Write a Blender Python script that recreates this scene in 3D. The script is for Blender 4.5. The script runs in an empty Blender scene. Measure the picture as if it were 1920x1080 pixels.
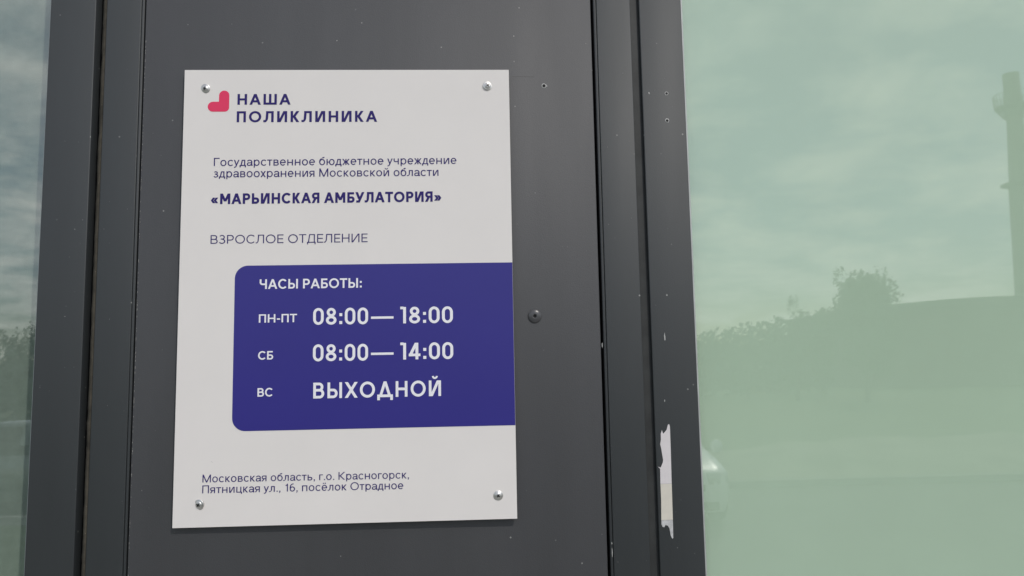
import bpy, bmesh, math, random
from mathutils import Vector, Matrix, noise
R = math.radians
C = bpy.context.scene
COL = C.collection
random.seed(7)

# ------------------------------------------------------------------ camera
ZS = 1.40                      # height of the sign's lower edge above the porch
FPX = 1450.0
pitch, yaw, roll = 0.10684, 0.051514, -0.018821
cam_d = bpy.data.cameras.new('camera'); cam = bpy.data.objects.new('camera', cam_d); COL.objects.link(cam)
cam_d.sensor_fit = 'HORIZONTAL'; cam_d.sensor_width = 36.0; cam_d.lens = 36.0*FPX/1920.0
cam_d.clip_start = 0.02; cam_d.clip_end = 3000
fw = Vector((math.sin(yaw)*math.cos(pitch), math.cos(yaw)*math.cos(pitch), math.sin(pitch)))
rt = Vector((math.cos(yaw), -math.sin(yaw), 0)); up = rt.cross(fw)
r2 = math.cos(roll)*rt + math.sin(roll)*up; u2 = -math.sin(roll)*rt + math.cos(roll)*up
M = Matrix((r2, u2, -fw)).transposed().to_4x4(); M.translation = Vector((0.35064, -0.93893, 0.17354+ZS))
cam.matrix_world = M
C.camera = cam

# ------------------------------------------------------------------ sky, sun, exposure
SUN = Vector((0.38, -0.60, 0.71)).normalized()
SUN_EL = math.asin(SUN.z); SUN_AZ = math.atan2(SUN.x, SUN.y)
w = bpy.data.worlds.new('World'); C.world = w; w.use_nodes = True
nt = w.node_tree; nt.nodes.clear()
def wn(t, **k):
    n = nt.nodes.new(t)
    for a, b in k.items(): setattr(n, a, b)
    return n
out = wn('ShaderNodeOutputWorld'); bg = wn('ShaderNodeBackground'); bg.inputs['Strength'].default_value = 0.12
sky = wn('ShaderNodeTexSky', sky_type='NISHITA', sun_disc=False, sun_elevation=SUN_EL, sun_rotation=SUN_AZ, air_density=1.0, dust_density=0.8, ozone_density=1.0)
tc = wn('ShaderNodeTexCoord'); sep = wn('ShaderNodeSeparateXYZ'); nt.links.new(tc.outputs['Generated'], sep.inputs[0])
zc = wn('ShaderNodeMath', operation='ADD'); nt.links.new(sep.outputs['Z'], zc.inputs[0]); zc.inputs[1].default_value = 0.16
dx = wn('ShaderNodeMath', operation='DIVIDE'); dy = wn('ShaderNodeMath', operation='DIVIDE')
nt.links.new(sep.outputs['X'], dx.inputs[0]); nt.links.new(zc.outputs[0], dx.inputs[1])
nt.links.new(sep.outputs['Y'], dy.inputs[0]); nt.links.new(zc.outputs[0], dy.inputs[1])
cmb = wn('ShaderNodeCombineXYZ'); nt.links.new(dx.outputs[0], cmb.inputs[0]); nt.links.new(dy.outputs[0], cmb.inputs[1])
cmb.inputs[2].default_value = 3.7
nz = wn('ShaderNodeTexNoise'); nz.inputs['Scale'].default_value = 2.9; nz.inputs['Detail'].default_value = 8; nz.inputs['Roughness'].default_value = 0.58; nz.inputs['Distortion'].default_value = 0.25
nt.links.new(cmb.outputs[0], nz.inputs['Vector'])
rp = wn('ShaderNodeValToRGB'); rp.color_ramp.elements[0].position = 0.40; rp.color_ramp.elements[1].position = 0.68
rp.color_ramp.elements[0].color = (0, 0, 0, 1); rp.color_ramp.elements[1].color = (0.85, 0.85, 0.85, 1)
nt.links.new(nz.outputs[0], rp.inputs[0])
mixc = wn('ShaderNodeMix', data_type='RGBA'); nt.links.new(rp.outputs[0], mixc.inputs[0])
nt.links.new(sky.outputs[0], mixc.inputs[6]); mixc.inputs[7].default_value = (14.5, 14.5, 14.2, 1)
nt.links.new(mixc.outputs[2], bg.inputs['Color']); nt.links.new(bg.outputs[0], out.inputs[0])

sun_d = bpy.data.lights.new('sun', 'SUN'); sun_d.energy = 2.15; sun_d.angle = R(0.55); sun_d.color = (1.0, 0.95, 0.88)
sun = bpy.data.objects.new('sun', sun_d); COL.objects.link(sun); sun.rotation_euler = SUN.to_track_quat('Z', 'Y').to_euler()
C.view_settings.view_transform = 'Standard'; C.view_settings.look = 'None'; C.view_settings.gamma = 1.0
C.view_settings.use_curve_mapping = False
C.view_settings.exposure = -0.35

# ------------------------------------------------------------------ helpers
def tag(o, label=None, cat=None, group=None, kind=None):
    if label: o['label'] = label
    if cat: o['category'] = cat
    if group: o['group'] = group
    if kind: o['kind'] = kind
    return o
def empty(name, loc=(0, 0, 0), rz=0):
    o = bpy.data.objects.new(name, None); COL.objects.link(o); o.location = loc; o.rotation_euler = (0, 0, rz)
    o.empty_display_size = 0.1
    return o
def obj(name, verts, faces, mat, parent=None, smooth=False, loc=(0, 0, 0)):
    me = bpy.data.meshes.new(name); me.from_pydata([tuple(v) for v in verts], [], faces); me.update()
    if mat: me.materials.append(mat)
    if smooth:
        for p in me.polygons: p.use_smooth = True
    o = bpy.data.objects.new(name, me); COL.objects.link(o); o.location = loc
    if parent: o.parent = parent
    return o
class MB:
    def __init__(s): s.v = []; s.f = []
    def add(s, v, f):
        b = len(s.v); s.v += [tuple(p) for p in v]; s.f += [tuple(i+b for i in q) for q in f]
    def box(s, x0, x1, y0, y1, z0, z1):
        s.add([(x0,y0,z0),(x1,y0,z0),(x1,y1,z0),(x0,y1,z0),(x0,y0,z1),(x1,y0,z1),(x1,y1,z1),(x0,y1,z1)],
              [(3,2,1,0),(4,5,6,7),(0,1,5,4),(1,2,6,5),(2,3,7,6),(3,0,4,7)])
    def prism(s, poly, z0, z1):          # poly in xy, extruded along z
        n = len(poly)
        s.add([(x, y, z0) for x, y in poly]+[(x, y, z1) for x, y in poly],
              [tuple(range(n-1, -1, -1)), tuple(range(n, 2*n))]+[(i, (i+1) % n, n+(i+1) % n, n+i) for i in range(n)])
    def lathe(s, prof, seg=24, axis='z', c=(0, 0, 0)):   # prof [(r,h)]
        v = []; f = []; m = len(prof)
        for k in range(seg):
            a = 2*math.pi*k/seg; ca, sa = math.cos(a), math.sin(a)
            for r, h in prof:
                if axis == 'z': p = (r*ca, r*sa, h)
                elif axis == 'y': p = (r*ca, h, r*sa)
                else: p = (h, r*ca, r*sa)
                v.append((p[0]+c[0], p[1]+c[1], p[2]+c[2]))
        for k in range(seg):
            k2 = (k+1) % seg
            for i in range(m-1):
                f.append((k*m+i, k2*m+i, k2*m+i+1, k*m+i+1))
        s.add(v, f)
    def tube(s, a, b, r, seg=8, r2=None):
        a = Vector(a); b = Vector(b); d = (b-a).normalized(); q = d.to_track_quat('Z', 'Y'); r2 = r if r2 is None else r2
        v = []
        for k in range(seg):
            t = 2*math.pi*k/seg; e = q @ Vector((math.cos(t), math.sin(t), 0))
            v.append(a+e*r); v.append(b+e*r2)
        f = [(2*k, 2*((k+1) % seg), 2*((k+1) % seg)+1, 2*k+1) for k in range(seg)]
        f += [tuple(2*k for k in range(seg-1, -1, -1)), tuple(2*k+1 for k in range(seg))]
        s.add(v, f)
    def build(s, name, mat, parent=None, smooth=False, loc=(0, 0, 0)):
        o = obj(name, s.v, s.f, mat, parent, smooth, loc)
        bm = bmesh.new(); bm.from_mesh(o.data); bmesh.ops.recalc_face_normals(bm, faces=bm.faces); bm.to_mesh(o.data); bm.free()
        return o
def rpoly(pts, r, seg=3):
    """round the corners of an xy polygon"""
    o = []; n = len(pts)
    for i in range(n):
        p = Vector(pts[i]); a = Vector(pts[i-1]); b = Vector(pts[(i+1) % n])
        rr = min(r, (a-p).length*0.45, (b-p).length*0.45)
        s = p+(a-p).normalized()*rr; e = p+(b-p).normalized()*rr
        for k in range(seg+1):
            t = k/seg; q = s*(1-t)**2+p*2*t*(1-t)+e*t*t; o.append((q.x, q.y))
    return o

# ------------------------------------------------------------------ materials
def mat(name, col, rough=0.5, metal=0.0, spec=0.5, coat=0.0, var=0.0, var_scale=6.0, bump=0.0, bump_scale=200.0,
        specks=0.0, speck_scale=90.0, speck_col=(0.3, 0.3, 0.29), rough_var=0.0, streak=False):
    m = bpy.data.materials.new(name); m.use_nodes = True; t = m.node_tree; n = t.nodes; b = n['Principled BSDF']
    b.inputs['Base Color'].default_value = (*col, 1); b.inputs['Roughness'].default_value = rough
    b.inputs['Metallic'].default_value = metal; b.inputs['Specular IOR Level'].default_value = spec
    b.inputs['Coat Weight'].default_value = coat
    tcx = n.new('ShaderNodeTexCoord'); src = None
    vec = tcx.outputs['Object']
    if streak:
        mp = n.new('ShaderNodeMapping'); mp.inputs['Scale'].default_value = (1, 1, 0.12); t.links.new(vec, mp.inputs[0]); svec = mp.outputs[0]
    else: svec = vec
    if var > 0:
        nz = n.new('ShaderNodeTexNoise'); nz.inputs['Scale'].default_value = var_scale; nz.inputs['Detail'].default_value = 6; nz.inputs['Roughness'].default_value = 0.6
        t.links.new(svec, nz.inputs['Vector'])
        rg = n.new('ShaderNodeValToRGB'); rg.color_ramp.elements[0].position = 0.3; rg.color_ramp.elements[1].position = 0.7
        rg.color_ramp.elements[0].color = (*[c*(1-var) for c in col], 1); rg.color_ramp.elements[1].color = (*[min(1, c*(1+var)) for c in col], 1)
        t.links.new(nz.outputs[0], rg.inputs[0]); src = rg.outputs[0]
    if specks > 0:
        vo = n.new('ShaderNodeTexVoronoi'); vo.inputs['Scale'].default_value = speck_scale; t.links.new(vec, vo.inputs['Vector'])
        sp = n.new('ShaderNodeSeparateColor'); t.links.new(vo.outputs['Color'], sp.inputs[0])
        gt = n.new('ShaderNodeMath'); gt.operation = 'GREATER_THAN'; gt.inputs[1].default_value = 1-specks; t.links.new(sp.outputs[0], gt.inputs[0])
        sz = n.new('ShaderNodeMath'); sz.operation = 'MULTIPLY'; sz.inputs[1].default_value = 0.16; t.links.new(sp.outputs[1], sz.inputs[0])
        lt = n.new('ShaderNodeMath'); lt.operation = 'LESS_THAN'; t.links.new(vo.outputs['Distance'], lt.inputs[0]); t.links.new(sz.outputs[0], lt.inputs[1])
        ml = n.new('ShaderNodeMath'); ml.operation = 'MULTIPLY'; t.links.new(gt.outputs[0], ml.inputs[0]); t.links.new(lt.outputs[0], ml.inputs[1])
        m2 = n.new('ShaderNodeMath'); m2.operation = 'MULTIPLY'; t.links.new(ml.outputs[0], m2.inputs[0]); t.links.new(sp.outputs[2], m2.inputs[1])
        mx = n.new('ShaderNodeMix'); mx.data_type = 'RGBA'; t.links.new(m2.outputs[0], mx.inputs[0])
        if src: t.links.new(src, mx.inputs[6])
        else: mx.inputs[6].default_value = (*col, 1)
        mx.inputs[7].default_value = (*speck_col, 1); src = mx.outputs[2]
    if src: t.links.new(src, b.inputs['Base Color'])
    if rough_var > 0:
        n3 = n.new('ShaderNodeTexNoise'); n3.inputs['Scale'].default_value = 9; n3.inputs['Detail'].default_value = 5; t.links.new(svec, n3.inputs['Vector'])
        mr = n.new('ShaderNodeMapRange'); mr.inputs['To Min'].default_value = rough-rough_var; mr.inputs['To Max'].default_value = rough+rough_var
        mr.inputs['From Min'].default_value = 0.3; mr.inputs['From Max'].default_value = 0.7
        t.links.new(n3.outputs[0], mr.inputs['Value']); t.links.new(mr.outputs[0], b.inputs['Roughness'])
    if bump > 0:
        n2 = n.new('ShaderNodeTexNoise'); n2.inputs['Scale'].default_value = bump_scale; n2.inputs['Detail'].default_value = 3; t.links.new(vec, n2.inputs['Vector'])
        bp = n.new('ShaderNodeBump'); bp.inputs['Strength'].default_value = bump; bp.inputs['Distance'].default_value = 0.001
        t.links.new(n2.outputs[0], bp.inputs['Height']); t.links.new(bp.outputs[0], b.inputs['Normal'])
    return m
def glass_mat(name, f0=0.06, tint=(0.97, 0.985, 0.975)):
    """thin architectural pane: clear transmission plus a Schlick mirror reflection"""
    m = bpy.data.materials.new(name); m.use_nodes = True; t = m.node_tree; n = t.nodes; n.clear()
    o = n.new('ShaderNodeOutputMaterial'); mx = n.new('ShaderNodeMixShader'); tr = n.new('ShaderNodeBsdfTransparent'); gl = n.new('ShaderNodeBsdfGlossy')
    tr.inputs[0].default_value = (*tint, 1); gl.inputs['Roughness'].default_value = 0.018
    g = n.new('ShaderNodeNewGeometry'); d = n.new('ShaderNodeVectorMath'); d.operation = 'DOT_PRODUCT'
    t.links.new(g.outputs['Normal'], d.inputs[0]); t.links.new(g.outputs['Incoming'], d.inputs[1])
    ab = n.new('ShaderNodeMath'); ab.operation = 'ABSOLUTE'; t.links.new(d.outputs['Value'], ab.inputs[0])
    s1 = n.new('ShaderNodeMath'); s1.operation = 'SUBTRACT'; s1.inputs[0].default_value = 1; t.links.new(ab.outputs[0], s1.inputs[1])
    pw = n.new('ShaderNodeMath'); pw.operation = 'POWER'; pw.inputs[1].default_value = 5; t.links.new(s1.outputs[0], pw.inputs[0])
    ma = n.new('ShaderNodeMath'); ma.operation = 'MULTIPLY_ADD'; ma.inputs[1].default_value = 1-f0; ma.inputs[2].default_value = f0
    t.links.new(pw.outputs[0], ma.inputs[0]); t.links.new(ma.outputs[0], mx.inputs[0])
    t.links.new(tr.outputs[0], mx.inputs[1]); t.links.new(gl.outputs[0], mx.inputs[2]); t.links.new(mx.outputs[0], o.inputs[0])
    return m

PANEL = mat('anthracite_panel_paint', (0.056, 0.057, 0.062), 0.58, spec=0.68, var=0.14, var_scale=6, bump=0.16, bump_scale=900, specks=0.035, speck_scale=130, rough_var=0.05, streak=True)
FRAME = mat('anthracite_frame_paint', (0.031, 0.036, 0.039), 0.58, spec=0.68, var=0.16, var_scale=8, bump=0.14, bump_scale=900, specks=0.04, speck_scale=140, rough_var=0.06, streak=True)
RUBBER = mat('black_rubber', (0.030, 0.032, 0.032), 0.6, var=0.3, var_scale=40)
DIRTY = mat('dusty_rubber', (0.060, 0.053, 0.040), 0.85, var=0.5, var_scale=60, specks=0.22, speck_scale=420, speck_col=(0.30, 0.27, 0.21))
DARK = mat('groove_dark', (0.010, 0.010, 0.011), 0.8)
GREYSEAL = mat('pale_grey_seal', (0.42, 0.44, 0.44), 0.5, var=0.15, var_scale=30)
BOARD = mat('white_plastic', (0.83, 0.792, 0.768), 0.42, spec=0.4, var=0.018, var_scale=9, rough_var=0.04)
NAVY = mat('navy_print', (0.026, 0.015, 0.15), 0.5, spec=0.3)
BLUE = mat('blue_violet_print', (0.031, 0.025, 0.24), 0.33, spec=0.5, var=0.03, var_scale=8)
RED = mat('red_print', (0.82, 0.036, 0.125), 0.45)
WHITEINK = mat('white_print', (0.92, 0.91, 0.96), 0.45)
ZINC = mat('zinc_plated_steel', (0.70, 0.69, 0.67), 0.42, metal=1.0, rough_var=0.06)
RIVET = mat('painted_rivet', (0.075, 0.075, 0.08), 0.30, spec=0.6)
GLASS = glass_mat('window_glass', 0.090)
GLASSL = glass_mat('window_glass_dark_side', 0.13)
FILM = mat('pale_green_film', (0.615, 0.755, 0.605), 0.75, var=0.035, var_scale=2.2)
BLIND = mat('grey_green_blind', (0.30, 0.36, 0.315), 0.9, var=0.10, var_scale=60, bump=0.3, bump_scale=700)
PAPER = mat('grey_paper', (0.72, 0.68, 0.69), 0.8, var=0.05, var_scale=60)
CREAM = mat('cream_tape', (0.70, 0.66, 0.58), 0.6, var=0.05, var_scale=80)
CHIP = mat('bare_metal_chip', (0.45, 0.45, 0.44), 0.5)
PLASTER = mat('light_grey_plaster', (0.42, 0.42, 0.40), 0.9, var=0.08, bump=0.4, bump_scale=300)

# ------------------------------------------------------------------ ground
def sheet(name, x0, x1, y0, y1, z, m, label=None):
    o = obj(name, [(x0,y0,z),(x1,y0,z),(x1,y1,z),(x0,y1,z)], [(0,1,2,3)], m); tag(o, label, None, None, 'structure'); return o
EARTH = mat('dry_grass_ground', (0.085, 0.11, 0.045), 0.95, var=0.35, var_scale=0.7, bump=0.5, bump_scale=20)
ASPH = mat('asphalt', (0.095, 0.097, 0.095), 0.9, var=0.22, var_scale=0.9, bump=0.4, bump_scale=120)
LAWN = mat('lawn', (0.05, 0.085, 0.028), 0.95, var=0.4, var_scale=2.5, bump=0.6, bump_scale=40)
CONC = mat('concrete', (0.33, 0.33, 0.31), 0.85, var=0.12, var_scale=3, bump=0.3, bump_scale=150)
sheet('ground', -900, 900, -1500, 400, -0.758, EARTH)
sheet('parking_lot', -60, 60, -19.0, -1.5, -0.754, ASPH)
sheet('lawn', -60, -3.6, -12.2, -2.9, -0.750, LAWN)
b = MB(); b.box(-2.6, 3.4, -2.1, -0.03, -0.75, 0.0); o = b.build('porch', CONC); tag(o, kind='structure')
b = MB(); b.box(-60, -3.6, -12.36, -12.2, -0.754, -0.62); o = b.build('kerb', CONC); tag(o, kind='structure')
b = MB(); b.box(4.9, 60, -14.16, -14.0, -0.754, -0.62); o = b.build('kerb', CONC); tag(o, kind='structure')
# low verge bank behind the far kerb
v = []; f = []; nx, ny = 60, 10
for i in range(nx+1):
    for j in range(ny+1):
        x = 5.0+55*i/nx; t = j/ny; y = -14.16-4.6*t
        h = 0.14+0.62*math.sin(math.pi*min(1, t*0.9))*max(0, min(1, (x-5.0)/3))*(0.7+0.5*noise.noise(Vector((x*0.5, y*0.7, 0))))
        v.append((x, y, -0.75+max(0.02, h)))
for i in range(nx):
    for j in range(ny):
        a = i*(ny+1)+j; f.append((a, a+ny+1, a+ny+2, a+1))
o = obj('verge', v, f, mat('verge_soil', (0.27, 0.26, 0.20), 0.95, var=0.35, var_scale=0.9, bump=0.6, bump_scale=30), smooth=True); tag(o, kind='structure')

# ------------------------------------------------------------------ facade
YP = 0.0060                    # face of the cladding panel
Z0, Z1 = 0.02, 3.05
bw = empty('clinic_building', (0, 0.0, 0))
tag(bw, 'pale plastered clinic building that carries the dark panel and the windows', 'building')
b = MB(); b.box(-0.160, 0.617, 0.030, 0.20, 0.02, 3.05); b.build('pier', DARK, bw)
b = MB(); b.box(-6.0, -1.84, -0.02, 0.30, -0.75, 4.4); b.box(2.46, 8.0, -0.02, 0.30, -0.75, 4.4); b.box(-1.84, 2.46, -0.02, 0.30, 3.06, 4.4); b.box(-1.84, 2.46, 0.0, 0.30, -0.75, 0.01)
b.build('wall', PLASTER, bw)
b = MB(); b.box(-6.0, 8.0, 0.30, 6.0, 4.3, 4.4); b.box(-6, 8, 5.9, 6.0, -0.75, 4.3); b.box(-6.0, -5.9, 0.3, 5.9, -0.75, 4.3); b.box(7.9, 8.0, 0.3, 5.9, -0.75, 4.3); b.build('back_wall', PLASTER, bw)
b = MB(); b.box(-5.9, 7.9, 0.3, 5.9, -0.75, 0.0); b.build('inner_floor', CONC, bw)

# cladding panel between the two uprights
pn = empty('cladding_panel', (0, 0, 0)); tag(pn, 'wide dark grey metal facade panel behind the white sign, with one rivet beside it', 'panel')
b = MB(); b.prism(rpoly([(-0.0520, YP), (0.5072, YP), (0.5072, YP+0.020), (-0.0520, YP+0.020)], 0.0010), Z0, Z1); b.build('sheet', PANEL, pn, True)
rv = MB(); rx, rz = 0.4267, 0.2398+ZS
rv.lathe([(0.0084, YP+0.0002), (0.0084, YP-0.0006), (0.0076, YP-0.0013), (0.0056, YP-0.0021), (0.0034, YP-0.0026), (0.0026, YP-0.0027), (0.0021, YP-0.0024), (0.0019, YP-0.0006), (0.0, YP-0.0004)], 36, 'y', (rx, 0, rz))
rvo = rv.build('rivet', RIVET, pn, True)
c = MB(); c.lathe([(0.0019, YP-0.0012), (0.0, YP-0.0013)], 20, 'y', (rx, 0, rz)); c.build('rivet_hole', DARK, rvo)
def hole(x, z, r, y, parent, name='screw_hole', burr=True):
    c = MB(); c.lathe([(r, y-0.00012), (0, y-0.00014)], 18, 'y', (x, 0, z)); h = c.build(name, DARK, parent)
    if burr:
        c = MB(); v = []; f = []; n = 22
        for k in range(n):
            a = 2*math.pi*k/n; ro = r*(1.35+0.5*random.random()*(1 if random.random() > .5 else .3))
            v += [(x+r*math.cos(a), y-0.0003, z+r*math.sin(a)), (x+ro*math.cos(a), y-0.0001, z+ro*math.sin(a))]
        f = [(2*k, 2*k+1, 2*((k+1) % n)+1, 2*((k+1) % n)) for k in range(n)]
        c.add(v, f); c.build('burr', CHIP, h)
    return h
hole(0.4448, 0.5325+ZS, 0.0021, YP, pn)
def chip(x, z, sx, sz, y, parent, m=None, name='paint_chip'):
    n = 9; p = []
    for k in range(n):
        a = 2*math.pi*k/n; q = 0.6+0.5*random.random(); p.append((x+sx*q*math.cos(a), y-0.00015-0.00002*random.random(), z+sz*q*math.sin(a)))
    c = MB(); c.add(p, [tuple(range(n))]); return c.build(name, m or CHIP, parent)
DULL = mat('dull_scratch', (0.16, 0.16, 0.16), 0.6)
chip(0.4483, 0.5322+ZS, 0.0011, 0.0007, YP, pn); chip(0.4478, 0.5335+ZS, 0.0008, 0.0005, YP, pn)
# worn bright specks along the panel's left edge
random.seed(5); b = MB()
for k in range(150):
    z = ZS-0.07+0.66*random.random()**0.9; hh = 0.0003+0.0014*random.random()**2; ww = 0.0003+0.0004*random.random(); x = -0.0512+0.0003*random.random()
    b.add([(x, YP-0.0001, z-hh), (x+ww, YP-0.0001, z-hh*.6), (x+ww*.8, YP-0.0001, z+hh), (x+ww*.1, YP-0.0001, z+hh*.7)], [(0, 1, 2, 3)])
tag(b.build('edge_wear', mat('worn_edge', (0.32, 0.31, 0.29), 0.6), pn), kind='stuff')
# hairline scratch beside the sign's top corner
b = MB(); b.box(0.404, 0.4325, YP-0.00012, YP+0.001, 0.5445+ZS, 0.54468+ZS); b.build('scratch', mat('faint_scratch', (0.15, 0.148, 0.145), 0.5), pn)

def upright(name, poly, m, label, group=None):
    b = MB(); b.prism(rpoly(poly, 0.0009), Z0, Z1); return b
# narrow cover profiles left and right of the panel
pr = empty('cover_profile', (0.5363, 0, 0)); tag(pr, 'narrow dark upright strip on the right, between the panel and the wide groove', 'trim strip', 'narrow upright strips beside the panel')
b = MB(); b.prism(rpoly([(0.5149-0.5363, YP+0.0006), (0.5588-0.5363, YP+0.0006), (0.5588-0.5363, YP+0.024), (0.5149-0.5363, YP+0.024)], 0.0010), Z0, Z1); b.build('face', FRAME, pr, True)
b = MB(); b.prism(rpoly([(0.5112-0.5363, YP+0.0022), (0.5144-0.5363, YP+0.0016), (0.5144-0.5363, YP+0.020), (0.5112-0.5363, YP+0.020)], 0.0006), Z0, Z1); b.build('lip', FRAME, pr, True)
for zz, L in ((0.203+ZS, 0.0035), (-0.045+ZS, 0.0065), (-0.034+ZS, 0.0015)):
    chip(0.5134-0.5363 if zz < ZS else 0.5080-0.5363+0.0012, zz, 0.0006, L, YP+0.0014, pr, None)
pl = empty('cover_profile', (-0.0789, 0, 0)); tag(pl, 'narrow dark upright strip on the left, beside the groove with the dusty seal', 'trim strip', 'narrow upright strips beside the panel')
b = MB(); b.prism(rpoly([(-0.1000+0.0789, YP+0.0006), (-0.0578+0.0789, YP+0.0006), (-0.0578+0.0789, YP+0.024), (-0.1000+0.0789, YP+0.024)], 0.0010), Z0, Z1); b.build('face', FRAME, pl, True)
b = MB(); b.prism(rpoly([(-0.0574+0.0789, YP+0.0016), (-0.0545+0.0789, YP+0.0022), (-0.0545+0.0789, YP+0.020), (-0.0574+0.0789, YP+0.020)], 0.0006), Z0, Z1); b.build('lip', FRAME, pl, True)
# ragged dirty gasket lying in the left groove
random.seed(3)
v = []; f = []; n = 700
for k in range(n+1):
    z = Z0+(Z1-Z0)*k/n
    j1 = 0.0007*noise.noise(Vector((z*45, 0, 0)))+0.0005*noise.noise(Vector((z*170, 3, 0))); j2 = 0.0008*noise.noise(Vector((z*80, 7, 0)))
    for (x, y) in ((-0.1072+j1, YP+0.014), (-0.1066+j1, YP+0.0058+j2), (-0.1038, YP+0.0036+j2), (-0.1008, YP+0.0034), (-0.1006, YP+0.014)):
        v.append((x+0.0789, y, z))
for k in range(n):
    for i in range(4): f.append((5*k+i, 5*k+i+1, 5*k+5+i+1, 5*k+5+i))
o = obj('gasket', v, f, DIRTY, pl, True)
b = MB(); b.prism([(0.5590-0.5363, YP+0.0048), (0.5703-0.5363, YP+0.0056), (0.5700-0.5363, YP+0.016), (0.5600-0.5363, YP+0.016)], Z0, Z1); b.build('gasket', RUBBER, pr)

# windows ------------------------------------------------------------
def window(x_in, x_out, label, glass, name='window'):
    """x_in: edge of the frame at the groove; the stile is 55 mm wide; x_out: far end of the window"""
    s = 1 if x_out > x_in else -1
    root = empty(name, (x_in, 0, 0)); tag(root, label, 'window', 'windows beside the panel')
    W = abs(x_out-x_in); y0 = YP+0.0004; yb = YP+0.060; yg = YP+0.0085
    def X(a): return s*a
    def stile(a0, a1):
        b = MB(); b.prism(rpoly([(X(a0), y0), (X(a1), y0), (X(a1), yb), (X(a0), yb)], 0.0012), Z0, Z1); return b
    fr = stile(0, 0.0550).build('frame_upright', FRAME, root, True)
    stile(W-0.055, W).build('frame_upright', FRAME, root, True)
    b = MB(); b.box(min(X(0.0552), X(W-0.0552)), max(X(0.0552), X(W-0.0552)), y0+0.0003, yb, Z0, Z0+0.07); b.build('frame_rail', FRAME, root)
    b = MB(); b.box(min(X(0.0552), X(W-0.0552)), max(X(0.0552), X(W-0.0552)), y0+0.0003, yb, Z1-0.07, Z1); b.build('frame_rail', FRAME, root)
    for a in (0.0552, W-0.0590):
        b = MB(); b.prism(rpoly([(X(a), yg-0.0042), (X(a+0.0028), yg-0.0030), (X(a+0.0028), yg-0.0001), (X(a), yg-0.0001)], 0.0006), Z0+0.07, Z1-0.07); b.build('glazing_seal', GREYSEAL if a < 0.1 else RUBBER, root, True)
    b = MB(); b.box(min(X(0.050), X(W-0.050)), max(X(0.050), X(W-0.050)), yg, yg+0.006, Z0+0.05, Z1-0.05); b.build('pane', glass, root)
    return root, fr, yg
wr, wr_frame, YG = window(0.5705, 2.40, 'window right of the panel, dark frame and panes covered from inside with pale green film', GLASS)
b = MB(); b.box(0.0560, 1.7735, YG+0.0075, YG+0.0085, Z0+0.06, Z1-0.06); b.build('window_film', FILM, wr)
wl, wl_frame, _ = window(-0.1132, -1.80, 'window left of the panel, dark frame and darker grey-green glass', GLASSL)
bl = empty('roller_blind', (-0.96, YG+0.075, 0)); tag(bl, 'grey-green roller blind hanging behind the glass of the left window', 'blind')
b = MB(); b.box(-0.80, 0.80, 0, 0.0012, 0.30, 2.92); b.build('blind_fabric', BLIND, bl)
b = MB(); b.tube((-0.80, 0.0, 2.95), (0.80, 0.0, 2.95), 0.022, 20); b.build('blind_tube', GREYSEAL, bl)
b = MB(); b.box(-0.80, 0.80, -0.006, 0.008, 0.27, 0.30); b.build('bottom_bar', GREYSEAL, bl)
# marks on the right frame (frame local x starts at 0.5705)
YF = YP+0.0004; XR = 0.5705
hole(0.6019-XR, 0.5226+ZS, 0.0016, YF, wr_frame); hole(0.6012-XR, 0.4868+ZS, 0.0017, YF, wr_frame)
chip(0.5792-XR, 0.5233+ZS, 0.0010, 0.0013, YF, wr_frame); chip(0.5795-XR, 0.5222+ZS, 0.0008, 0.0007, YF, wr_frame)
chip(0.5870-XR, 0.2118+ZS, 0.0009, 0.0062, YF, wr_frame); chip(0.5838-XR, 0.134+ZS, 0.0006, 0.0016, YF, wr_frame)
chip(0.6000-XR, 0.5425+ZS, 0.0007, 0.0006, YF, wr_frame, DULL)
random.seed(12)
for k in range(8): chip(0.575-XR+0.045*random.random(), ZS-0.06+0.62*random.random(), 0.0004+0.0004*random.random(), 0.0003+0.0006*random.random(), YF, wr_frame, DULL)
for k in range(12): chip(-0.05*random.random(), ZS-0.06+0.62*random.random(), 0.0004+0.0003*random.random(), 0.0003+0.0005*random.random(), YF, wl_frame, DULL)
for k in range(14): chip(-0.02+0.042*random.random(), ZS-0.06+0.62*random.random(), 0.0003+0.0003*random.random(), 0.0003+0.0005*random.random(), YP+0.0006, pr if k % 2 else pl, DULL)
for k in range(12): chip(0.405+0.098*random.random(), ZS-0.06+0.62*random.random(), 0.0003+0.0004*random.random(), 0.0003+0.0004*random.random(), YP, pn, DULL)
for k in range(6): chip(-0.05+0.035*random.random(), ZS-0.06+0.62*random.random(), 0.0003+0.0003*random.random(), 0.0003+0.0004*random.random(), YP, pn, DULL)
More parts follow.
